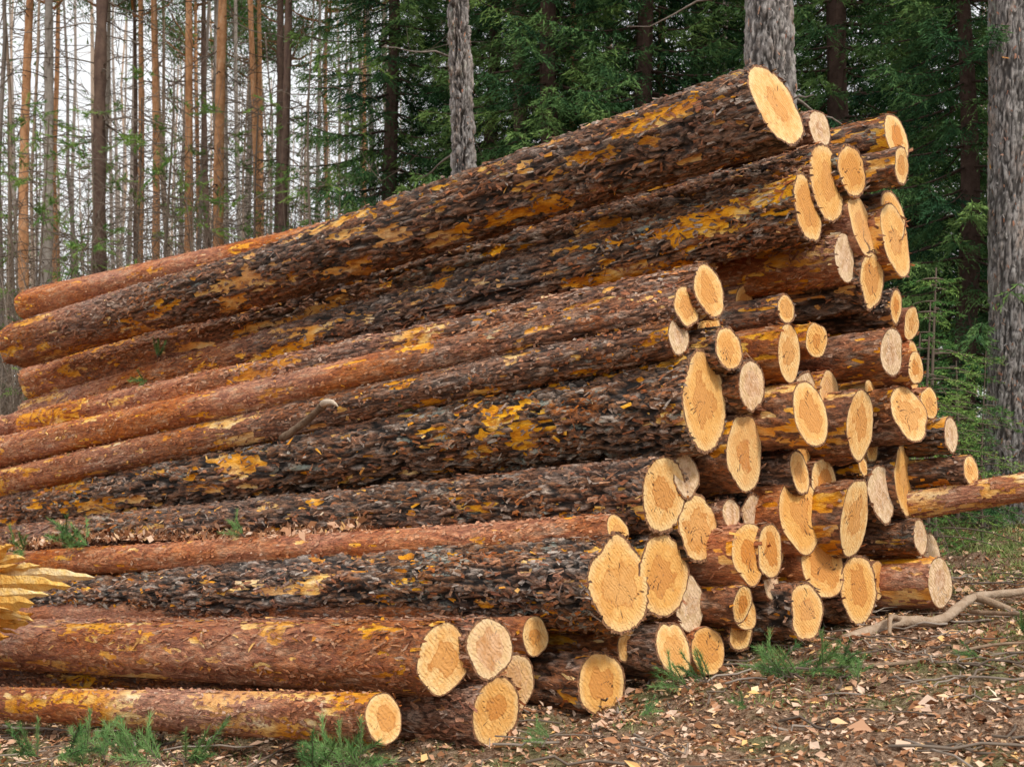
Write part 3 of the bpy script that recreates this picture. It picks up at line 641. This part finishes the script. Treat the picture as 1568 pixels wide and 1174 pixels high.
# distant mass of trees
a=Acc();r_=rng
for i in range(400):
    y=r_.uniform(28,80);x=(r_.uniform(-.62,.55) if i<280 else r_.uniform(-.6,-.08))*y;z=float(ground_z(x,y))-.5;H=r_.uniform(13,24);r=r_.uniform(.04,.13)
    if x/y>-.12 and r_.uniform()<.4: continue
    t=np.linspace(0,1,7);tube(a,np.stack([x+r_.normal(0,.5)*t+r_.normal(0,.07,7),y+0*t,z+H*t],-1),np.linspace(r,r*.3,7),5,0,r_.uniform(0,1))
    for b in range(20):
        zz=z+r_.uniform(.8,H*.95);ln=r_.uniform(.5,2.8);az=r_.uniform(0,6.28);t=np.linspace(0,1,5)
        B=np.stack([x+np.cos(az)*ln*t,y+np.sin(az)*ln*t,zz+r_.uniform(-.3,.9)*ln*t+r_.normal(0,.08,5)],-1)
        tube(a,B,np.linspace(.02,.006,5),3,0,r_.uniform(0,.7))
        d=r_.normal(size=3)*.4;tube(a,np.stack([B[3],B[3]+d,B[3]+d*1.8]),[.01,.008,.005],3,0,r_.uniform(0,.7))
def clumps(N,cl,x0,x1,hs,sz,hoff=0):
    cx=r_.uniform(x0,x1,cl);cy=r_.uniform(32,80,cl);hz=r_.exponential(hs,cl)+hoff
    ci=r_.integers(0,cl,N);C=np.stack([cx[ci]*cy[ci]+r_.normal(0,.9,N),cy[ci]+r_.normal(0,.8,N),hz[ci]+r_.normal(0,.5,N)],-1)
    C[:,2]+=ground_z(C[:,0],C[:,1])
    tri_cloud(a,C,r_.normal(size=(N,3)),sz,sz*.35,1,r_.uniform(.1,1,cl)[ci])
clumps(50000,1400,-.62,.6,2.2,.30)
clumps(32000,1100,-.6,-.05,6.,.2,1)
obj('distant_trees',a.mesh('distant_trees',[DIST,DISTG],False))
a=Acc()
for i in range(170):
    y=r_.uniform(15,30);x=r_.uniform(-.5,-.14)*y;z=float(ground_z(x,y))
    for b in range(5):
        az=r_.uniform(0,6.28);H=r_.uniform(2,6.5);t=np.linspace(0,1,9);s=r_.uniform(.1,.5)
        P=np.stack([x+np.cos(az)*s*H*t*t+r_.normal(0,.04,9),y+np.sin(az)*s*H*t*t,z+H*t],-1);tube(a,P,np.linspace(.010,.003,9),3,0,r_.uniform(.2,.9))
        for k in range(8):
            j=r_.integers(3,9);d=np.array([r_.normal(),r_.normal(),.7]);tube(a,np.stack([P[j],P[j]+d*.25,P[j]+d*.45+[0,0,.08]]),[.005,.004,.002],3,0,.5)
obj('bare_shrubs',a.mesh('bare_shrubs',[TWIG],False))
# ---------------------------------------------------------------- camera + light
cam=bpy.data.cameras.new('camera');cam.sensor_width=36;cam.lens=41.3;cam.shift_y=.0848;cam.clip_end=2000;cam.clip_start=.05
cam.dof.use_dof=True;cam.dof.focus_distance=5.8;cam.dof.aperture_fstop=5.6
co=bpy.data.objects.new('camera',cam);scene.collection.objects.link(co);co.location=(0,0,1.15);co.rotation_euler=(math.radians(90),0,0);scene.camera=co
sd=Vector((.55,-.60,.95)).normalized()
s=bpy.data.lights.new('sun','SUN');s.energy=2.6;s.angle=math.radians(10);s.color=(1,.955,.88)
so=bpy.data.objects.new('sun',s);scene.collection.objects.link(so);so.rotation_euler=sd.to_track_quat('Z','Y').to_euler()
# overcast: Nishita sky seen through a bright, soft cloud layer
w=bpy.data.worlds.new('World');scene.world=w;w.use_nodes=True;nt=w.node_tree;g=G(nt)
sky=g.n('ShaderNodeTexSky',sky_type='NISHITA',sun_disc=False);sky.sun_elevation=math.asin(sd.z);sky.sun_rotation=math.atan2(sd.x,sd.y)
sky.air_density=1.2;sky.dust_density=4
tc=g.n('ShaderNodeTexCoord').outputs['Generated']
cl=g.mr(g.noise(tc,2.5,3,.5),.3,.7,.75,.95)
c=g.mix(cl,sky.outputs[0],(7.9,7.95,7.95))
bg=nt.nodes['Background'];g.l(c,bg.inputs[0]);bg.inputs[1].default_value=.15
scene.view_settings.view_transform='Standard';scene.view_settings.look='None';scene.view_settings.exposure=0
